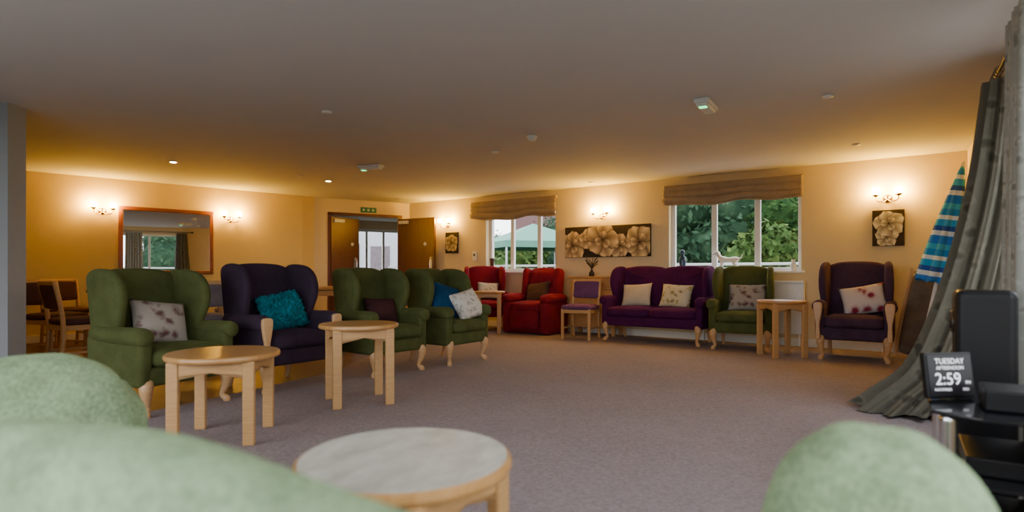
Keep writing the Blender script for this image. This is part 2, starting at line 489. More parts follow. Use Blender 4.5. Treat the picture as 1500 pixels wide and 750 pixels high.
# portal light shapes on the big openings (sky sampling guides)
def portal(W, op):
    l = D.lights.new('portal', 'AREA'); l.shape = 'RECTANGLE'; l.size = op[1]-op[0]; l.size_y = op[3]-op[2]
    l.cycles.is_portal = True
    o = D.objects.new('window_portal_light', l); COL.objects.link(o)
    o.location = W.pt((op[0]+op[1])/2, .22, (op[2]+op[3])/2)
    o.rotation_euler = (rad(-90), 0, W.ang)   # -Z faces into room
    return o
for W, ops in ((WB, [win1, win2]), (WR, rwin), (WS, added_swin)):
    for op in ops: portal(W, op)

# ---------------------------------------------------------------- doors
def leaf(name, hinge, end, mirror=False):
    d = Vector((end[0]-hinge[0], end[1]-hinge[1], 0)); w = d.length
    g = empty(name, (hinge[0], hinge[1], 0), math.atan2(d.y, d.x))
    box('panel', 0, w, -.022, .022, .012, 2.0, 'mahog', g, .003)
    for sy in (-1, 1):
        box('pull_plate', w-.11, w-.05, sy*.022, sy*.026, .95, 1.25, 'chrome', g)
        obj('pull_handle', sweep([(w-.08, sy*.024, .98), (w-.08, sy*.06, 1.0), (w-.08, sy*.06, 1.2), (w-.08, sy*.024, 1.22)], [.009]*4, 8), 'chrome', g)
        obj('fire_notice', lathe([(0.0, 0), (.035, 0), (.035, .003), (0, .003)], 20), 'plastic', g, (w*.75, sy*.026, 1.5), (rad(-90*sy), 0, 0))
        box('kick_plate', .02, w-.02, sy*.022, sy*.025, .03, .2, 'chrome', g)
    box('closer_body', .05, .28, -.065, -.022, 1.9, 1.96, 'plastic', g, .005)
    return g
h1 = WD.pt(.31, .06); e1 = WD.pt(.90, .30)
leaf('door_1', h1, e1)
h2 = WD.pt(1.60, -.03); e2 = (WB.pt(0.83, -.16)[0], WB.pt(.83, -.16)[1])
leaf('door_2', h2, e2)
g = WD.grp('trim_3', .295, 0)
box('jamb_a', -.05, .0, -.015, .0, 0, 2.08, 'mahog', g); box('jamb_b', 1.335, 1.385, -.015, 0, 0, 2.08, 'mahog', g)
box('head', -.05, 1.385, -.015, 0, 2.03, 2.08, 'mahog', g)
g = WD.grp('exit_sign', .86, 2.10)
box('panel', 0, .30, -.02, 0, 0, .10, 'exitgreen', g)
for i in range(3): box('pictogram_%d' % i, .035+.09*i, .07+.09*i, -.023, -.02, .03, .07, 'signwhite', g)
# little keypad and thermostat on the walls
g = WL.grp('wall_thermostat', 1.2, 1.25); box('body', 0, .10, -.03, -.002, 0, .13, 'plastic', g, .006); box('dial', .03, .07, -.04, -.03, .04, .08, 'white', g, .004)
g = WB.grp('wall_thermostat', 1.62, 1.18); box('body', 0, .09, -.03, -.002, 0, .16, 'plastic', g, .006); box('dial', .03, .06, -.036, -.03, .08, .12, 'black', g)

# ---------------------------------------------------------------- wall sconces
def sconce(W, s, z):
    g = W.grp('wall_sconce', s, z)
    obj('backplate', lathe([(.0, 0), (.05, 0), (.05, .008), (.03, .02), (.012, .03), (.0, .03)], 24), 'brass', g, (0, 0, -.06), (rad(90), 0, 0))
    for sx in (-1, 1):
        obj('arm', sweep([(0, -.02, -.06), (sx*.04, -.07, -.10), (sx*.10, -.09, -.085), (sx*.115, -.09, -.03)], [.007]*4, 8), 'brass', g)
        obj('cup', lathe([(.008, -.03), (.03, -.02), (.038, .0), (.034, .0), (.0, -.015)], 20), 'brass', g, (sx*.115, -.09, -.01))
        obj('glass_shade', lathe([(.018, -.012), (.034, .005), (.042, .03), (.040, .052), (.028, .068), (0, .072)], 18), 'bulb', g, (sx*.115, -.09, 0))
for s in (1.0, 4.22, 7.99): sconce(WB, s, 1.90)
LL0 = (Vector((-6.55, 7.91, 0))-Vector((*LA, 0))).length
sconce(WL, LL0+.853, 1.90); sconce(WL, LL0+2.595, 1.89)

# mirror
g = WL.grp('wall_mirror', LL0+1.045, .93)
mw, mh = 1.29, 1.01
obj('glass', rbox(mw-.1, .012, mh-.1, 0), 'mirror', g, (mw/2, -.02, mh/2), smooth=False)
for nme, a in (('frame_b', (0, mw, -.04, 0, 0, .06)), ('frame_t', (0, mw, -.04, 0, mh-.06, mh)), ('frame_l', (0, .06, -.04, 0, .06, mh-.06)), ('frame_r', (mw-.06, mw, -.04, 0, .06, mh-.06))):
    box(nme, *a, 'redwood', g, .012, 3)

# ---------------------------------------------------------------- flower pictures
def petal_mesh(length, width, c_in, c_out, seed):
    rnd = random.Random(seed)
    verts = []; cols = []
    rows = 14; cc = 11
    ph = rnd.uniform(0, 6)
    for i in range(rows):
        t = i/(rows-1)
        w = width*0.5*(math.sin(math.pi*(t*.80+.10))**0.7)*(0.4+0.8*t)
        for j in range(cc):
            u = (j/(cc-1)-.5)*2
            rag = .035*math.sin(u*6+ph)*t
            verts.append((u*w, 0, length*(t*(1-.16*u*u)+rag)))
            f = min(1, .02+1.15*t**1.3)*(.72+.28*math.cos(u*5+ph))
            if abs(u) > .95 or i == rows-1: f *= .25
            f = max(0, min(1, f))
            cols.append([c_in[k]*(1-f)+c_out[k]*f for k in range(3)])
    faces = [(i*cc+j, i*cc+j+1, (i+1)*cc+j+1, (i+1)*cc+j) for i in range(rows-1) for j in range(cc-1)]
    me = D.meshes.new('m'); me.from_pydata(verts, [], faces)
    ca = me.color_attributes.new('Col', 'FLOAT_COLOR', 'POINT')
    for i, c in enumerate(cols): ca.data[i].color = (*c, 1)
    return me

LAY = [0]
def flower(g, x, z, R, c_in, c_out, seed, wmax, hmax):
    rnd = random.Random(seed)
    for ring, (k, rr) in enumerate(((5, 1.0), (3, .5))):
        off = rnd.uniform(0, 6)
        for i in range(k):
            a = off+2*math.pi*i/k+rnd.uniform(-.12, .12)
            me = petal_mesh(R*rr*rnd.uniform(.92, 1.08), R*rr*1.15, c_in, c_out, seed*31+i+ring*7)
            ca, sa = math.cos(a), math.sin(a)
            for v in me.vertices:
                px, pz = v.co.x*ca+v.co.z*sa, -v.co.x*sa+v.co.z*ca
                X = min(wmax-.004, max(.004, x+px)); Z = min(hmax-.004, max(.004, z+pz))
                v.co = (X, -.032-LAY[0]*.0004, Z)
            obj('painted_petal', me, 'petal', g); LAY[0] += 1
    obj('painted_centre', lathe([(0, 0), (R*.06, 0), (R*.04, .003), (0, .004)], 16), 'canvas', g, (x, -.033-LAY[0]*.0004, z), (rad(90), 0, 0))

def picture(W, s0, s1, z0, z1, flowers, c_in, c_out, name='flower_painting'):
    LAY[0] = 0
    g = W.grp(name, s0, z0, -.002); w, h = s1-s0, z1-z0
    box('canvas', 0, w, -.031, 0, 0, h, 'canvas', g, .002)
    for i, (fx, fz, R) in enumerate(flowers): flower(g, fx*w, fz*h, R, c_in, c_out, i+5, w, h)
gold = (.92, .72, .42); gin = (.06, .028, .012)
picture(WB, 3.56, 5.02, 1.20, 1.69, [(.10, .40, .25), (.30, .60, .18), (.88, .45, .28), (.67, .35, .19), (.47, .55, .30)], gin, gold)
picture(WB, .97, 1.27, 1.32, 1.71, [(.5, .5, .17)], (.08, .05, .02), (.65, .54, .30))
picture(WB, 7.835, 8.16, 1.275, 1.705, [(.45, .25, .12), (.52, .62, .17)], (.10, .08, .06), (.85, .80, .68))

# ---------------------------------------------------------------- roman blinds
def blind(s0, s1, z0, z1, seed):
    w, h = s1-s0, z1-z0
    nx, nz = 60, 40
    verts = []
    prof = []
    for j in range(nz+1):
        t = j/nz
        z = h*(1-t)
        y = -.05-.035*abs(math.sin(t*math.pi*3.2))*(.3+.7*t)
        prof.append((y, z))
    for j, (y, z) in enumerate(prof):
        t = j/nz
        for i in range(nx+1):
            u = i/nx
            sag = .018*math.sin(u*math.pi*3+seed)*t+.012*math.sin(u*17+seed*2)*t*t-.02*(math.sin(u*math.pi))*t
            verts.append((u*w, y+.01*math.sin(u*11+j*.3+seed)*t, z+sag))
    faces = [(j*(nx+1)+i, j*(nx+1)+i+1, (j+1)*(nx+1)+i+1, (j+1)*(nx+1)+i) for j in range(nz) for i in range(nx)]
    g = WB.grp('roman_blind', s0, z0)
    o = obj('pleated_fabric', mk(verts, faces), 'blind', g)
    md = o.modifiers.new('s', 'SOLIDIFY'); md.thickness = .012; md.offset = 0
    box('head_rail', 0, w, -.05, -.002, h-.03, h+.01, 'blind', g)
blind(1.60, 3.40, 1.91, 2.22, 1); blind(5.22, 7.08, 1.94, 2.21, 2)

# ---------------------------------------------------------------- ceiling fittings
def cyl_fit(name, x, y, prof, mat):
    return obj(name, lathe(prof, 28), mat, None, (x, y, HC))
cyl_fit('smoke_detector', .20, 5.90, [(.0, 0), (.055, 0), (.055, -.02), (.04, -.035), (.035, -.05), (.0, -.055)], 'plastic')
for x, y in ((-4.2, 7.28), (-2.75, 8.79)):
    g = empty('ceiling_downlight', (x, y, HC))
    obj('bezel', lathe([(.035, 0), (.052, 0), (.05, -.008), (.035, -.006)], 28), 'plastic', g)
    obj('lamp_face', lathe([(0, -.002), (.034, -.002), (.034, -.009), (0, -.011)], 24), 'downlight', g)
for x, y in ((-1.58, 5.01), (2.46, 4.57), (3.68, 6.28), (-.19, 6.67), (-3.0, 8.3), (-2.1, 10.9), (1.2, 8.9)):
    cyl_fit('ceiling_sensor', x, y, [(0, 0), (.04, 0), (.04, -.01), (.022, -.016), (0, -.018)], 'plastic')
def emer(x, y, rz):
    g = empty('emergency_light', (x, y, HC), rz)
    obj('base', rbox(.34, .12, .035, .01), 'plastic', g, (0, 0, -.018), smooth=False)
    obj('diffuser', rbox(.30, .09, .03, .014), 'plastic', g, (0, 0, -.045), smooth=True)
    obj('indicator', rbox(.05, .06, .008, .003), 'greenled', g, (-.10, 0, -.062), smooth=False)
emer(1.57, 4.75, rad(58)); emer(-1.81, 7.51, rad(-20))

# ---------------------------------------------------------------- chairs
def cab_leg(g, x, y, o, top=.24):
    ox, oy = o
    pts = [(0, 0, top), (.018*ox, .018*oy, top*.8), (.012*ox, .012*oy, top*.5), (-.004*ox, -.004*oy, top*.22), (.016*ox, .016*oy, .02), (.018*ox, .018*oy, .0)]
    obj('leg_front', sweep(pts, [.040, .043, .029, .019, .027, .024], 12), 'beech', g, (x, y, 0))

def wing_chair(name, x, y, th, mat, H=1.0, W=.72, seats=1, wood_arms=False):
    g = empty(name, (x, y, .008), rad(th), (1, 1, H))
    inw = W-.20; hx = W/2-.055
    obj('seat_rail', rbox(W-.10, .58, .13, .03), mat, g, (0, -.02, .265))
    cw = inw/seats
    for i in range(seats):
        obj('seat_cushion', puffbox(cw-.004, .58, .12, .045, .018), mat, g, (-inw/2+cw*(i+.5), -.065, .385))
    # back
    b0 = inw/2+.03
    if seats == 1:
        ol = [(-b0+.02, .24), (-b0, .5), (-b0-.005, .80), (-b0+.01, .935), (-b0+.09, .985), (-.08, 1.0), (.08, 1.0), (b0-.09, .985), (b0-.01, .935), (b0+.005, .80), (b0, .5), (b0-.02, .24), (0, .22)]
    else:
        ol = [(-b0+.02, .24), (-b0, .6), (-b0+.01, .93), (-b0+.12, .985), (-inw*.25, 1.0), (-.08, .985), (0, .968), (.08, .985), (inw*.25, 1.0), (b0-.12, .985), (b0-.01, .93), (b0, .6), (b0-.02, .24), (0, .22)]
    o = obj('back', slab([(a, b-.24) for a, b in ol], .13, .05, .025, 'xz'), mat, g, (0, .235, .24), (rad(-7), 0, 0))
    for s in (-1, 1):
        wl = [(.30, .26), (.30, .50), (.34, .78), (.36, .93), (.30, .985), (.16, .99), (.04, .965), (-.04, .90), (-.075, .80), (-.06, .70), (-.02, .60), (.02, .50), (.04, .26)]
        o = obj('wing', slab(wl, .070, .032, .012, 'yz'), mat, g, (s*(hx-.018), 0, 0), (0, rad(0), 0))
        for v in o.data.vertices:
            f = max(0, (.25-v.co.y))/.35*max(0, min(1, (v.co.z-.5)/.2))
            v.co.x += s*.025*f
        obj('arm_panel', rbox(.095, .60, .34, .035, 4), mat, g, (s*hx, -.01, .37))
        obj('arm_roll', sweep([(s*(hx+.012), .22, .545), (s*(hx+.012), .0, .535), (s*(hx+.015), -.2, .535), (s*(hx+.015), -.31, .535), (s*(hx+.015), -.338, .535)],
                              [.055, .06, .064, .060, .03], 14), mat, g)
        if wood_arms:
            wf = [(-.045, .54), (-.03, .575), (.03, .575), (.045, .54), (.035, .45), (.02, .36), (.022, .22), (-.022, .22), (-.02, .36), (-.035, .45)]
            obj('arm_front_wood', slab(wf, .035, .010, 0, 'xz'), 'beech', g, (s*(hx+.012), -.345, 0))
        cab_leg(g, s*(W/2-.08), -.27, (s, -1))
        obj('leg_back', sweep([(0, 0, .24), (0, .015, .12), (0, .05, 0)], [.026, .023, .018], 10), 'beech', g, (s*(W/2-.10), .25, 0))
    return g

ch1 = wing_chair('green_wing_chair', -2.50, 4.20, 64, 'green', .98, W=.72)
ch2 = wing_chair('purple_wing_chair', -1.97, 4.97, 54, 'plum', 1.03, W=.73, wood_arms=True)
ch3 = wing_chair('green_wing_chair', -1.28, 5.68, 50, 'green', 1.0, W=.69)
ch4 = wing_chair('green_wing_chair', -.70, 6.36, 54, 'green', 1.0, W=.69)
ch5 = wing_chair('green_wing_chair', 2.90, 7.38, -28, 'green', 1.04, W=.75)
ch6 = wing_chair('purple_wing_chair', 3.80, 6.50, -34, 'plum2', 1.08, W=.75, wood_arms=True)
ch7 = wing_chair('red_wing_chair', -.46, 9.95, 6, 'red', 1.07, W=.74)
sofa = wing_chair('purple_two_seat_sofa', 2.02, 8.14, -36, 'purple', 1.05, W=1.44, seats=2)

def recliner(name, x, y, th, mat):
    g = empty(name, (x, y, .008), rad(th), (.95, .92, .98))
    obj('base', rbox(.62, .66, .26, .04), mat, g, (0, -.02, .15))
    obj('footrest', puffbox(.54, .10, .30, .04, .015), mat, g, (0, -.37, .22))
    obj('seat_cushion', puffbox(.54, .58, .16, .05, .025), mat, g, (0, -.10, .42))
    for k, z in enumerate((.60, .86)):
        obj('back_pad', puffbox(.60-.03*k, .20, .32, .075, .035), mat, g, (0, .24+.045*k, z), (rad(-10), 0, 0))
    obj('back_shell', rbox(.60, .12, .80, .05, 4), mat, g, (0, .33, .56), (rad(-8), 0, 0))
    for s in (-1, 1):
        obj('arm_panel', puffbox(.15, .72, .50, .05, .012), mat, g, (s*.365, -.02, .26))
        obj('arm_pad', puffbox(.19, .66, .13, .06, .02), mat, g, (s*.37, -.05, .555))
        obj('back_wing', puffbox(.10, .24, .46, .045, .01), mat, g, (s*.31, .22, .80), (rad(-8), 0, 0))
    return g
rec = recliner('red_recliner_armchair', .38, 9.30, -35, 'red')

def dining_chair(name, x, y, th, mat, zf=0.0, H=.84, wood='oak'):
    g = empty(name, (x, y, zf), rad(th), (1, 1, H/.84))
    obj('seat', puffbox(.44, .42, .07, .03, .012), mat, g, (0, -.02, .455))
    for s in (-1, 1):
        obj('leg_front', rbox(.038, .038, .44, .006), wood, g, (s*.20, -.20, .22), smooth=False)
        obj('post_back', sweep([(s*.20, .22, 0), (s*.20, .19, .25), (s*.20, .19, .46), (s*.20, .22, .66), (s*.20, .26, .84)], [.022]*5, 8), wood, g)
        obj('side_rail', rbox(.022, .38, .05, .005), wood, g, (s*.20, 0, .40), smooth=False)
        obj('stretcher', rbox(.018, .38, .025, .004), wood, g, (s*.20, 0, .16), smooth=False)
    obj('front_rail', rbox(.38, .022, .05, .005), wood, g, (0, -.20, .40), smooth=False)
    obj('back_rail', rbox(.38, .022, .05, .005), wood, g, (0, .19, .40), smooth=False)
    obj('back_pad', puffbox(.40, .05, .24, .022, .008), mat, g, (0, .228, .70), (rad(-12), 0, 0))
    obj('top_rail', rbox(.42, .03, .04, .01), wood, g, (0, .262, .83), (rad(-12), 0, 0), smooth=False)
    return g
dining_chair('oak_side_chair', .99, 8.44, -28, 'mauve', .008, .84)

# round side tables
def side_table(name, x, y, r, T, rot=0, top='oakh', z0=.008):
    g = empty(name, (x, y, z0), rad(rot))
    obj('top', lathe([(0, T-.035), (r-.02, T-.035), (r-.004, T-.028), (r, T-.018), (r-.002, T-.006), (r-.008, T), (0, T)], 72), 'oakh', g, smooth=False)
    if top != 'oakh':
        obj('top_surface', lathe([(0, T-.0005), (r-.012, T-.0005), (r-.012, T+.002), (0, T+.002)], 72), top, g, smooth=False)
    a = r*.64
    for i, (sx, sy) in enumerate(((1, 1), (-1, 1), (-1, -1), (1, -1))):
        o = obj('leg_%d' % i, rbox(.062, .034, T-.03, .006), 'oak', g, (sx*a, sy*a, (T-.03)/2), (0, 0, 0), smooth=False)
    for s in (-1, 1):
        ap = [(-a, T-.035), (a, T-.035), (a, T-.13), (a-.04, T-.105), (0, T-.09), (-a+.04, T-.105), (-a, T-.13)]
        obj('apron', slab(ap, .02, .003, 0, 'xz', closed_smooth=False), 'oak', g, (0, s*a, 0), smooth=False)
        obj('apron_side', slab(ap, .02, .003, 0, 'yz', closed_smooth=False), 'oak', g, (s*a, 0, 0), smooth=False)
    return g
side_table('round_side_table', -1.66, 3.38, .305, .49, 8)
side_table('round_side_table', -1.12, 4.30, .285, .575, 25)
side_table('round_side_table', 3.06, 6.66, .265, .635, 5)
side_table('round_side_table', -.36, 9.20, .25, .66, 0)
side_table('round_side_table', -.262, 1.44, .262, .495, 62, 'palewood')

# cushions
def pillow(w, h, t, n=16):
    verts = []; faces = []
    for s in (-1, 1):
        for j in range(n+1):
            for i in range(n+1):
                u, v = i/n*2-1, j/n*2-1
                pin = 1-.07*(1-abs(u)**2)*abs(v)**3
                pin2 = 1-.07*(1-abs(v)**2)*abs(u)**3
                e = ((1-abs(u)**2.5)*(1-abs(v)**2.5))**.5
                verts.append((u*w/2*pin2, s*(t/2*e+.001), v*h/2*pin))
    m = (n+1)**2
    for j in range(n):
        for i in range(n):
            a = j*(n+1)+i
            faces.append((a, a+1, a+n+2, a+n+1)); faces.append((m+a, m+a+n+1, m+a+n+2, m+a+1))
    me = mk(verts, faces)
    bm = bmesh.new(); bm.from_mesh(me); bmesh.ops.remove_doubles(bm, verts=bm.verts, dist=.003)
    bmesh.ops.recalc_face_normals(bm, faces=bm.faces); bm.to_mesh(me); bm.free()
    return me
def cushion(chair, lx, ly, lz, mat, w=.38, h=.36, roll=0, tilt=-22, yaw=0, t=.14):
    bpy.context.view_layer.update()
    p = chair.matrix_world @ Vector((lx, ly, lz))
    o = obj('throw_cushion', pillow(w, h, t), mat, None, p)
    o.rotation_mode = 'XYZ'
    Rz = Matrix.Rotation(chair.rotation_euler.z+rad(yaw), 4, 'Z') @ Matrix.Rotation(rad(tilt), 4, 'X') @ Matrix.Rotation(rad(roll), 4, 'Y')
    o.rotation_euler = Rz.to_euler()
    return o
cushion(ch1, .0, .03, .60, 'floral', .40, .33, 8)
c2 = cushion(ch2, .03, .0, .60, 'teal', .42, .34, -10, t=.17)
ps = c2.modifiers.new('sub', 'SUBSURF'); ps.levels = 2; ps.render_levels = 2
tx = D.textures.new('fur', 'CLOUDS'); tx.noise_scale = .02
dm = c2.modifiers.new('fur', 'DISPLACE'); dm.texture = tx; dm.strength = .07
cushion(ch3, .06, .05, .57, 'brownplain', .36, .27, 3)
cushion(ch4, -.04, -.02, .64, 'navy', .42, .40, 16, -22)
cushion(ch4, .13, -.17, .60, 'lace', .37, .34, -14, -30, -15)
cushion(rec, .0, .06, .64, 'brown', .42, .36, -8)
cushion(sofa, -.33, .04, .60, 'cream', .44, .34, -4)
cushion(sofa, .25, .04, .60, 'floraly', .44, .34, 3)
cushion(ch5, .05, .03, .61, 'floral', .46, .36, 0)
cushion(ch6, .08, .0, .60, 'whitered', .44, .34, -12)
cushion(ch7, .05, .0, .60, 'lace', .36, .30, 4)

# foreground low armchairs
def low_armchair(name, x, y, th, mat, W=.7, T=.72, arch=.5, lean=3, arm_top=.51):
    g = empty(name, (x, y, .008), rad(th))
    b = W/2
    z1 = T; zs = T-arch*.5
    ol = [(-b+.02, .12), (-b, .4), (-b+.005, zs), (-b*.72, T-.07*arch*2), (-b*.35, T-.015), (0, T), (b*.35, T-.015), (b*.72, T-.07*arch*2), (b-.005, zs), (b, .4), (b-.02, .12), (0, .11)]
    if zs < .43: ol = [p for p in ol if abs(p[1]-.4) > 1e-6]
    obj('back', slab(ol, .20, .09, .03, 'xz', n=8, rs=8), mat, g, (0, .25, 0), (rad(-lean), 0, 0))
    obj('seat_rail', rbox(W-.14, .56, .14, .03), mat, g, (0, -.05, .25))
    obj('seat_cushion', puffbox(W-.22, .52, .12, .05, .02), mat, g, (0, -.08, .34))
    for s in (-1, 1):
        obj('arm', puffbox(.11, .58, arm_top-.17, .05, .012), mat, g, (s*(b-.065), -.04, (arm_top+.17)/2))
        cab_leg(g, s*(b-.09), -.26, (s, -1), .2)
        obj('leg_back', sweep([(0, 0, .2), (0, .01, .1), (0, .03, 0)], [.026, .022, .018], 8), 'beech', g, (s*(b-.1), .25, 0))
    return g
low_armchair('pale_green_armchair', -.62, .54, -30, 'green_light', 1.42, .722, .34)  # paleness of these chairs is daylight put into the fabric colour
low_armchair('pale_green_armchair', -1.62, 2.00, 218, 'green_light', .62, .695, .75)
low_armchair('pale_green_armchair', .745, 1.17, 145, 'green_light', .44, .695, .85, arm_top=.43)

# ---------------------------------------------------------------- sideboard, plant, radiator, ornaments
g = WB.grp('oak_sideboard', 3.80, 0)
box('top', 0, .82, -.38, -.025, .87, .90, 'oakh', g, .006)
box('carcass', .03, .79, -.36, -.03, .12, .87, 'oak', g, .004)
for i in range(2):
    box('door_front', .05+.365*i, .405+.365*i, -.375, -.36, .16, .68, 'oak', g, .005)
    box('drawer_front', .05+.365*i, .405+.365*i, -.375, -.36, .70, .85, 'oak', g, .005)
    obj('knob', sphere(.014), 'brass', g, (.23+.365*i, -.39, .775))
for sx in (.06, .76):
    for sy in (-.33, -.06): box('foot', sx-.025, sx+.025, sy-.025, sy+.025, .0, .12, 'oak', g)
pv = WB.pt(4.13, -.20, .90)
g = empty('twig_plant_in_vase', pv)
obj('vase', lathe([(0, 0), (.035, 0), (.045, .02), (.04, .06), (.02, .08), (.025, .10), (.018, .10), (.0, .08)], 24), 'twig', g)
for i in range(18):
    a = i*2.4; l = random.uniform(.10, .24)
    obj('stem', sweep([(0, 0, .09), (math.cos(a)*.03, math.sin(a)*.03, .09+l*.5), (math.cos(a)*.10, math.sin(a)*.10, .09+l)], [.002, .004, .006], 5, 3), 'twig', g)
g = WB.grp('wall_radiator', 5.75, .16)
box('panel', 0, 1.35, -.10, -.03, 0, .66, 'white', g, .01)
for i in range(26): box('flute', .04+.05*i, .06+.05*i, -.107, -.10, .05, .58, 'white', g)
box('top_grille', 0, 1.35, -.11, -.02, .66, .69, 'white', g, .004)
for i in range(2): box('bracket', .1+1.1*i, .15+1.1*i, -.04, -.002, .1, .6, 'white', g)
box('pipe', .05, .07, -.07, -.05, -.152, .0, 'white', g); box('pipe', 1.28, 1.30, -.07, -.05, -.152, .0, 'white', g)

# dog figurine on the sill
def dog(loc, rz, mat):
    g = empty('dog_figurine', loc, rz, (1.15, 1.15, 1.15))
    obj('body', sweep([(-.12, 0, .12), (-.09, 0, .125), (0, 0, .118), (.07, 0, .13), (.10, 0, .15)], [.02, .036, .032, .042, .03], 12), mat, g)
    obj('neck', sweep([(.08, 0, .14), (.115, 0, .175), (.13, 0, .20)], [.03, .024, .022], 10), mat, g)
    obj('head', sweep([(.11, 0, .205), (.135, 0, .21), (.165, 0, .20), (.19, 0, .195)], [.016, .027, .017, .010], 10), mat, g)
    for s in (-1, 1):
        obj('ear', sweep([(.12, s*.02, .225), (.11, s*.03, .205), (.108, s*.03, .185)], [.006, .010, .005], 8), mat, g)
        obj('leg_front', sweep([(.075, s*.022, .13), (.075, s*.024, .07), (.08, s*.024, .01), (.09, s*.024, .002)], [.02, .012, .010, .010], 8), mat, g)
        obj('leg_hind', sweep([(-.09, s*.022, .12), (-.07, s*.026, .08), (-.105, s*.026, .05), (-.095, s*.026, .01), (-.085, s*.026, .002)], [.026, .018, .010, .010, .010], 8), mat, g)
    obj('tail', sweep([(-.12, 0, .13), (-.15, 0, .15), (-.165, 0, .185)], [.012, .008, .004], 8), mat, g)
dog(WB.pt(6.12, .05, .992), WB.ang+rad(180), 'rock')
obj('blue_figurine', lathe([(0, 0), (.05, 0), (.055, .02), (.04, .06), (.055, .14), (.05, .19), (.022, .225), (.032, .26), (.03, .29), (0, .31)], 20), 'bluecer', None, WB.pt(5.48, .04, .982))
obj('small_sill_vase', lathe([(0, 0), (.035, 0), (.045, .05), (.02, .12), (.03, .15), (0, .15)], 20), 'rock', None, WB.pt(6.95, .04, .982))
obj('sill_candlestick', lathe([(0, 0), (.045, 0), (.03, .03), (.035, .15), (.045, .22), (0, .24)], 20), 'brown', None, WB.pt(2.02, .04, .982))

# ---------------------------------------------------------------- dining area
def dining_table(x, y, rz, w=1.3, d_=.85):
    g = empty('oak_dining_table', (x, y, 0), rad(rz))
    obj('top', rbox(w, d_, .035, .01), 'oakh', g, (0, 0, .74), smooth=False)
    for sx in (-1, 1):
        for sy in (-1, 1): obj('leg', rbox(.065, .065, .72, .008), 'oak', g, (sx*(w/2-.07), sy*(d_/2-.07), .36), smooth=False)
        obj('apron_end', rbox(.02, d_-.2, .08, .004), 'oak', g, (sx*(w/2-.07), 0, .68), smooth=False)
        obj('apron_long', rbox(w-.2, .02, .08, .004), 'oak', g, (0, sx*(d_/2-.07), .68), smooth=False)
dining_table(-4.15, 6.9, 43); dining_table(-2.45, 8.45, 40)
for (x, y, t, m_) in ((-5.15, 6.62, 75, 'darkred'), (-4.42, 5.98, 145, 'darkred'), (-3.62, 7.75, -47, 'greyfab'), (-4.55, 7.65, 0, 'greyfab'), (-3.35, 6.40, 205, 'greyfab'),
                      (-2.85, 7.48, 140, 'greyfab'), (-1.90, 7.75, 200, 'darkred'), (-1.85, 9.30, -50, 'greyfab'), (-3.40, 8.80, 60, 'darkred'), (-5.75, 7.6, 60, 'darkred')):
    dining_chair('dining_chair', x, y, t, m_, 0.0, .86)

# ---------------------------------------------------------------- curtains
def curtain(name, top0, top1, bot0, bot1, z0, z1, folds, amp, mat, flare=2.2, n=(110, 50), belly=0.0):
    nx, nz = n; verts = []
    t0, t1, b0, b1 = [Vector((*p, 0)) for p in (top0, top1, bot0, bot1)]
    for j in range(nz+1):
        v = j/nz; f = v**flare
        for i in range(nx+1):
            u = i/nx
            p = (t0.lerp(t1, u))*(1-f)+(b0.lerp(b1, u))*f
            dirv = ((t1-t0)*(1-f)+(b1-b0)*f).normalized(); nn = Vector((-dirv.y, dirv.x, 0))
            a = amp*(.6+.6*v)
            ph = u*folds*2*math.pi+.5*math.sin(v*3+u*4)
            p = p+nn*(a*math.sin(ph)+.3*a*math.sin(ph*2.3+v*2))+dirv*.3*a*math.cos(ph)
            p += nn*belly*math.sin(math.pi*v)
            verts.append((p.x, p.y, z1+(z0-z1)*v))
    faces = [(j*(nx+1)+i, j*(nx+1)+i+1, (j+1)*(nx+1)+i+1, (j+1)*(nx+1)+i) for j in range(nz) for i in range(nx)]
    o = obj(name, mk(verts, faces), mat)
    md = o.modifiers.new('s', 'SOLIDIFY'); md.thickness = .008
    return o
def wr(r, off): 
    p = WR.pt(r, -off); return (p.x, p.y)
def bundle(name, keys, folds, mat, n=200):
    # keys: (z, cx, cy, rx, ry)
    C = catmull([(k[1], k[2], k[0]) for k in keys], 10); Rr = catmull([(k[3], k[4], 0) for k in keys], 10)
    verts = []
    L = len(C)
    for j, (c, r) in enumerate(zip(C, Rr)):
        v = j/(L-1)
        for k in range(n):
            a = 2*math.pi*k/n
            m_ = 1+(.15+.02*math.sin(v*5))*math.sin(a*folds+.9*math.sin(v*2.2)+.4*math.sin(a*3))+.06*math.sin(a*folds*2.3+v*3)
            verts.append((c.x+r.x*m_*math.cos(a), c.y+r.y*m_*math.sin(a), c.z+.015*math.sin(a*3+1)*v))
    faces = [(j*n+k, j*n+(k+1) % n, (j+1)*n+(k+1) % n, (j+1)*n+k) for j in range(L-1) for k in range(n)]
    faces.append(tuple(range(n))[::-1])
    return obj(name, mk(verts, faces), mat)
bundle('long_curtain', [(2.15, 3.07, 3.65, .095, .13), (2.02, 3.07, 3.65, .105, .14), (1.5, 3.04, 3.67, .135, .16), (1.03, 3.00, 3.72, .17, .18), (.65, 2.95, 3.78, .20, .20), (.33, 2.88, 3.85, .235, .23), (.14, 2.80, 3.95, .30, .28), (.03, 2.75, 4.00, .35, .32)], 12, 'curtain')
curtain('long_curtain', wr(4.60, .20), wr(5.02, .20), wr(4.55, .21), wr(5.05, .21), .02, 2.15, 7, .028, 'curtainpale', 1.5)
g = empty('curtain_pole', wr(3.40, .15)+(2.18,), WR.ang)
obj('pole', sweep([(-.05, 0, 0), (3, 0, 0), (5.6, 0, 0)], [.011]*3, 12), 'darkmetal', g)
obj('finial', lathe([(0, -.05), (.014, -.05), (.018, -.03), (.034, 0), (.018, .03), (0, .036)], 16), 'darkmetal', g, (-.08, 0, 0), (0, rad(-90), 0))
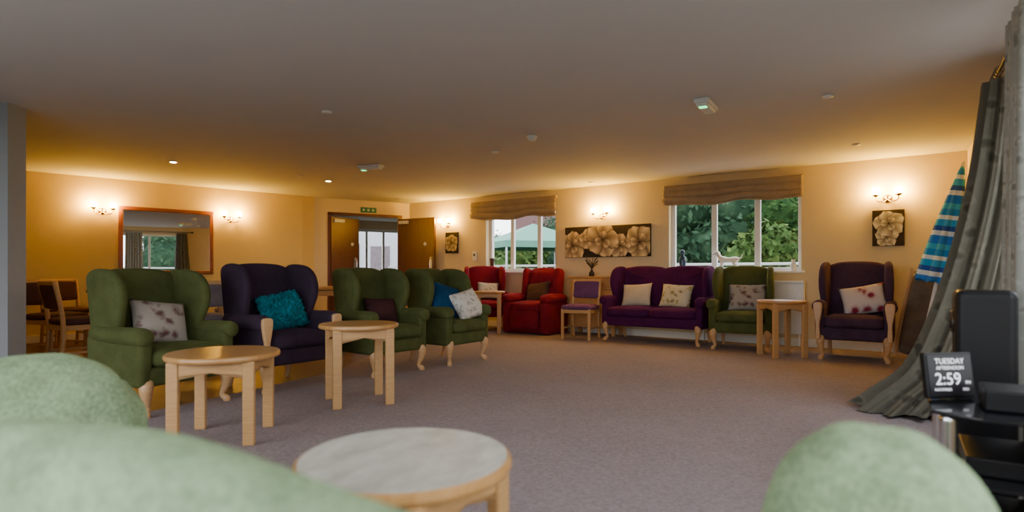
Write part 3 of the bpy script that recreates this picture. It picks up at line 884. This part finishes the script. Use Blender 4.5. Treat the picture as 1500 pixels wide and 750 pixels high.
for i in range(6): obj('ring', sweep([(.05+.06*i+.0, .022*math.cos(a), .022*math.sin(a)) for a in [k*math.pi/4 for k in range(9)]], [.003]*9, 6, 2), 'darkmetal', g)
for i in (0.0, 2.2, 5.4): obj('bracket', rbox(.02, .15, .02, .003), 'darkmetal', g, (i, .075, 0), smooth=False)

# ---------------------------------------------------------------- closed beach parasol in the corner
base_p = Vector((4.28, 6.18, .012)); tip = Vector((4.55, 5.92, 2.05))
dv = tip-base_p; g = empty('closed_parasol', base_p)
g.rotation_mode = 'QUATERNION'; g.rotation_quaternion = dv.to_track_quat('Z', 'Y')
Lp = dv.length
obj('pole', sweep([(0, 0, 0), (0, 0, Lp*.5), (0, 0, Lp)], [.019]*3, 12), 'white', g)
verts = []; n = 96; rows = 30
for j in range(rows+1):
    t = j/rows; z = Lp*(.985-.57*t)
    for k in range(n):
        a = 2*math.pi*k/n
        R = .02+.20*t**.8; R *= 1+.16*math.cos(a*8+t)*min(1, t*2)
        verts.append((R*math.cos(a)*1.0, R*math.sin(a)*.8, z+.015*math.cos(a*8)*t))
faces = [(j*n+k, j*n+(k+1) % n, (j+1)*n+(k+1) % n, (j+1)*n+k) for j in range(rows) for k in range(n)]
o = obj('canopy', mk(verts, faces), 'stripe', g)
md = o.modifiers.new('s', 'SOLIDIFY'); md.thickness = .004
obj('tip', lathe([(.02, -.03), (.014, .01), (0, .03)], 12), 'white', g, (0, 0, Lp))
# folded canvas deck chair leaning beside it
g = empty('folded_deck_chair', (4.36, 6.46, .012), 0, rot=(rad(-4), rad(11), rad(-20)))
for sx in (-.14, .14):
    box('frame_rail', sx-.015, sx+.015, -.03, .0, 0, .98, 'beech', g, .004)
    box('inner_rail', sx*.8-.013, sx*.8+.013, .005, .03, .02, .90, 'beech', g, .004)
for z in (.03, .50, .95): box('cross_bar', -.14, .14, -.025, -.005, z-.013, z+.013, 'beech', g, .004)
obj('folded_canvas', puffbox(.24, .07, .86, .03, .01), 'taupe', g, (0, -.055, .48))

# ---------------------------------------------------------------- AV stand group
SA = WR.ang
g = empty('black_glass_av_stand', (1.685, 2.07, .008), SA)
def shelf(z, w=.58, d_=.36):
    ol = [(-w/2, d_/2), (w/2, d_/2), (w/2, -.05), (w*.38, -d_/2), (-w*.38, -d_/2), (-w/2, -.05)]
    obj('shelf', slab(ol, .012, .004, 0, 'xy', closed_smooth=False), 'blackglass', g, (0, 0, z), smooth=False)
for z in (.06, .26, .475): shelf(z)
for sx in (-1, 1):
    obj('pillar', sweep([(sx*.20, -.13, 0), (sx*.20, -.13, .25), (sx*.20, -.13, .475)], [.027]*3, 16), 'chrome', g)
    obj('pillar_back', sweep([(sx*.22, .14, 0), (sx*.22, .14, .25), (sx*.22, .14, .475)], [.02]*3, 16), 'black', g)
obj('back_panel', rbox(.50, .01, .44, .002), 'black', g, (0, .165, .25), smooth=False)
obj('player_box', rbox(.34, .22, .06, .006), 'black', g, (0, .03, .297), smooth=False)
obj('player_box', rbox(.32, .20, .05, .006), 'black', g, (0, .03, .092), smooth=False)
obj('top_box', rbox(.20, .18, .07, .008), 'black', g, (.06, .06, .518), smooth=False)
def speaker(name, x, y, z, w, d_, h):
    g = empty(name, (x, y, z), SA)
    obj('cabinet', rbox(w, d_, h, .03, 4), 'black', g, (0, 0, h/2), smooth=False)
    for k, zz in ((1, .62), (.7, .84)):
        obj('cone', lathe([(w*.36*k, 0), (w*.36*k, .008), (w*.3*k, .01), (w*.1*k, -.006), (0, -.003)], 24), 'blackglass', g, (0, -d_/2-.001, h*zz), (rad(90), 0, 0))
        obj('cone_surround', lathe([(w*.4*k, 0), (w*.4*k, .004), (w*.36*k, .006), (w*.36*k, 0)], 24), 'darkmetal', g, (0, -d_/2-.001, h*zz), (rad(90), 0, 0))
    obj('grille_bar', rbox(w*.8, .01, .02, .003), 'darkmetal', g, (0, -d_/2-.004, h*.40), smooth=False)
speaker('loudspeaker', 2.01, 2.50, .008, .18, .21, .87)
# day clock
g = empty('digital_day_clock', (1.60, 2.145, .491), rad(12))
g.rotation_euler = (rad(-8), 0, rad(6))
obj('case', rbox(.19, .025, .165, .006), 'black', g, (0, 0, .085), smooth=False)
obj('display', rbox(.172, .003, .147, 0), 'screen', g, (0, -.0135, .085), smooth=False)
def txt(s, size, z, x=0):
    c = D.curves.new('t', 'FONT'); c.body = s; c.size = size; c.align_x = 'CENTER'; c.extrude = .0002
    c.materials.append(M['text'])
    o = D.objects.new('display_text', c); COL.objects.link(o); o.parent = g
    o.location = (x, -.0158, z); o.rotation_euler = (rad(90), 0, 0)
txt('TUESDAY', .027, .127); txt('AFTERNOON', .018, .106); txt('2:59', .060, .052, -.012); txt('PM', .016, .053, .066)
txt('NOVEMBER', .013, .030, -.035); txt('2021', .013, .030, .055)
# white cable
cb = [(1.68, 2.05, .494), (1.68, 1.93, .51), (1.675, 1.865, .44), (1.655, 1.85, .33), (1.68, 1.84, .2), (1.66, 1.83, .08), (1.67, 1.81, .014)]
obj('power_cable', sweep(cb, [.0045]*7, 8, 8), 'cablewhite')

# ---------------------------------------------------------------- outside
def ground(name, z, mat, s=60):
    me = mk([(-s, -s, z), (s, -s, z), (s, s+20, z), (-s, s+20, z)], [(0, 1, 2, 3)])
    obj(name, me, mat, smooth=False)
ground('ground_lawn', -.16, 'grass')
tp_ = [WB.pt(-5, .3)[:2], WB.pt(-5, 3.4)[:2], WB.pt(WB.L+3, 3.4)[:2], WR.pt(WR.L+3, 2.8)[:2], WS.pt(9, 3.5)[:2], WS.pt(9, .3)[:2], WS.pt(-.3, .3)[:2], WR.pt(-.3, .3)[:2]]
poly_slab('ground_terrace', tp_, -.158, -.13, 'paving')  # added reflector: sends sky light through the windows onto the ceiling
def railing(W, a, b, off):
    g = empty('terrace_railing', W.pt(a, off, -.13), W.ang); L = b-a
    obj('top_rail', rbox(L, .05, .05, .01), 'railwhite', g, (L/2, 0, 1.25), smooth=False)
    obj('mid_rail', rbox(L, .03, .03, .005), 'railwhite', g, (L/2, 0, .75), smooth=False)
    for i in range(int(L/1.3)+1): obj('post', rbox(.05, .05, 1.25, .005), 'railwhite', g, (i*1.3, 0, .625), smooth=False)
railing(WB, -4, 12, 3.2); railing(WR, -2, 12, 2.6)

def tree(name, x, y, z, R, H, mat, leaves=3500, seed=0, ls=.12):
    rnd = random.Random(seed)
    verts = []; faces = []
    blobs = []
    for i in range(14):
        a = rnd.uniform(0, 6.28); rr = rnd.uniform(0, R*.6)
        blobs.append((rr*math.cos(a), rr*math.sin(a), rnd.uniform(.1, .85)*H, rnd.uniform(.35, .55)*R))
    for i in range(leaves):
        bx, by, bz, br = rnd.choice(blobs)
        d = Vector((rnd.gauss(0, 1), rnd.gauss(0, 1), rnd.gauss(0, 1))).normalized()
        p = Vector((bx, by, bz))+d*br*rnd.uniform(.8, 1.12)
        if p.z < 0: continue
        u = Vector((rnd.gauss(0, 1), rnd.gauss(0, 1), rnd.gauss(0, 1))).normalized(); w = d.cross(u).normalized()
        u = w.cross((d+u*.6).normalized()).normalized()
        s = ls*rnd.uniform(.6, 1.3); k = len(verts)
        verts += [p-u*s, p+w*s*.5, p+u*s, p-w*s*.5]; faces.append((k, k+1, k+2, k+3))
    g = empty(name, (x, y, z))
    me = D.meshes.new('m'); me.from_pydata([tuple(v) for v in verts], [], faces)
    obj('leaves', me, mat, g, smooth=False)
    for i, (bx, by, bz, br) in enumerate(blobs[:10]):
        obj('inner_foliage', sphere(br*.8, 12), mat, g, (bx, by, bz))
    obj('trunk', sweep([(0, 0, 0), (.05, 0, H*.3), (0, .05, H*.6)], [R*.09, R*.07, R*.04], 8), 'bark', g)
tr = [(5.6, 19, 2.5, 4.6, 'leafC'), (6.8, 16.0, 1.6, 2.2, 'leafB'), (9.4, 17.5, 2.6, 4.6, 'leafA'), (12.0, 15.5, 2.4, 4.0, 'leafB'), (7.6, 23.5, 3.2, 5.0, 'leafA'), (14.5, 20, 3.2, 5, 'leafA'),
      (-2.0, 29, 2.2, 3.2, 'leafB'), (2.6, 33, 3.2, 3.8, 'leafC'), (5.0, 27, 2.4, 3.6, 'leafB'), (.4, 26, 1.9, 2.8, 'leafB'),
      (13.5, 2.5, 2.8, 3.0, 'leafA'), (12.5, -3.0, 2.8, 3.2, 'leafC'), (15, 7.5, 2.6, 3.6, 'leafB'), (11.0, -8.5, 2.8, 3.2, 'leafA'), (18.5, -1, 3.0, 4.2, 'leafB')]
for i, (x, y, R, H, m_) in enumerate(tr): tree('garden_tree', x, y, -.16, R, H, m_, 5000, i)
# gazebo
g = empty('garden_gazebo', (.70, 19.5, -.16), rad(20))
cz = 2.1; s = 1.5
obj('canopy', mk([(-s, -s, cz), (s, -s, cz), (s, s, cz), (-s, s, cz), (0, 0, cz+.65), (-s, -s, cz-.2), (s, -s, cz-.2), (s, s, cz-.2), (-s, s, cz-.2)],
                 [(0, 1, 4), (1, 2, 4), (2, 3, 4), (3, 0, 4), (0, 1, 6, 5), (1, 2, 7, 6), (2, 3, 8, 7), (3, 0, 5, 8)]), 'canopy', g, smooth=False)
for sx in (-1, 1):
    for sy in (-1, 1): obj('pole', rbox(.05, .05, cz, .005), 'railwhite', g, (sx*(s-.05), sy*(s-.05), cz/2), smooth=False)
# neighbouring buildings
g = empty('white_house', (-6.4, 21.5, -.16), rad(5))
box('walls', -3, 2.2, 0, 4, 0, 4.5, 'housewhite', g); box('window_pane', -.2, .8, -.02, 0, 1.0, 2.2, 'blackglass', g); box('door_frame', 1.2, 1.9, -.02, 0, 0, 2.1, 'greyfab', g)
g = empty('brick_house', (2.0, 46, -.16))
box('walls', -1.5, 2.5, 0, 6, 0, 4.2, 'brick', g)
obj('roof', mk([(-1.7, -.4, 4.2), (2.7, -.4, 4.2), (2.7, 6.4, 4.2), (-1.7, 6.4, 4.2), (-1.7, 3, 6.0), (2.7, 3, 6.0)], [(0, 1, 5, 4), (2, 3, 4, 5), (0, 4, 3), (1, 2, 5), (0, 3, 2, 1)]), 'brick', g, smooth=False)

# ---------------------------------------------------------------- world
w = D.worlds.new('World'); SC.world = w; w.use_nodes = True
nt = w.node_tree; bg = nt.nodes['Background']
tc = nt.nodes.new('ShaderNodeTexCoord'); spx = nt.nodes.new('ShaderNodeSeparateXYZ')
nt.links.new(tc.outputs['Generated'], spx.inputs[0])
r = _ramp(nt, spx.outputs['Z'], [(0.0, (0.92, 0.94, 0.96)), (0.5, (0.80, 0.86, 0.95))])
nt.links.new(r.outputs[0], bg.inputs['Color']); bg.inputs['Strength'].default_value = 6.3

# ---------------------------------------------------------------- camera
cam = D.cameras.new('Camera'); co = D.objects.new('Camera', cam); COL.objects.link(co)
co.location = (0, 0, .95); co.rotation_euler = (rad(90), 0, 0)
cam.sensor_width = 36; cam.lens = 20.64; cam.shift_y = 25/1500
cam.clip_start = .03; cam.clip_end = 300
cam.dof.use_dof = True; cam.dof.focus_distance = 6.5; cam.dof.aperture_fstop = 1.5
SC.camera = co
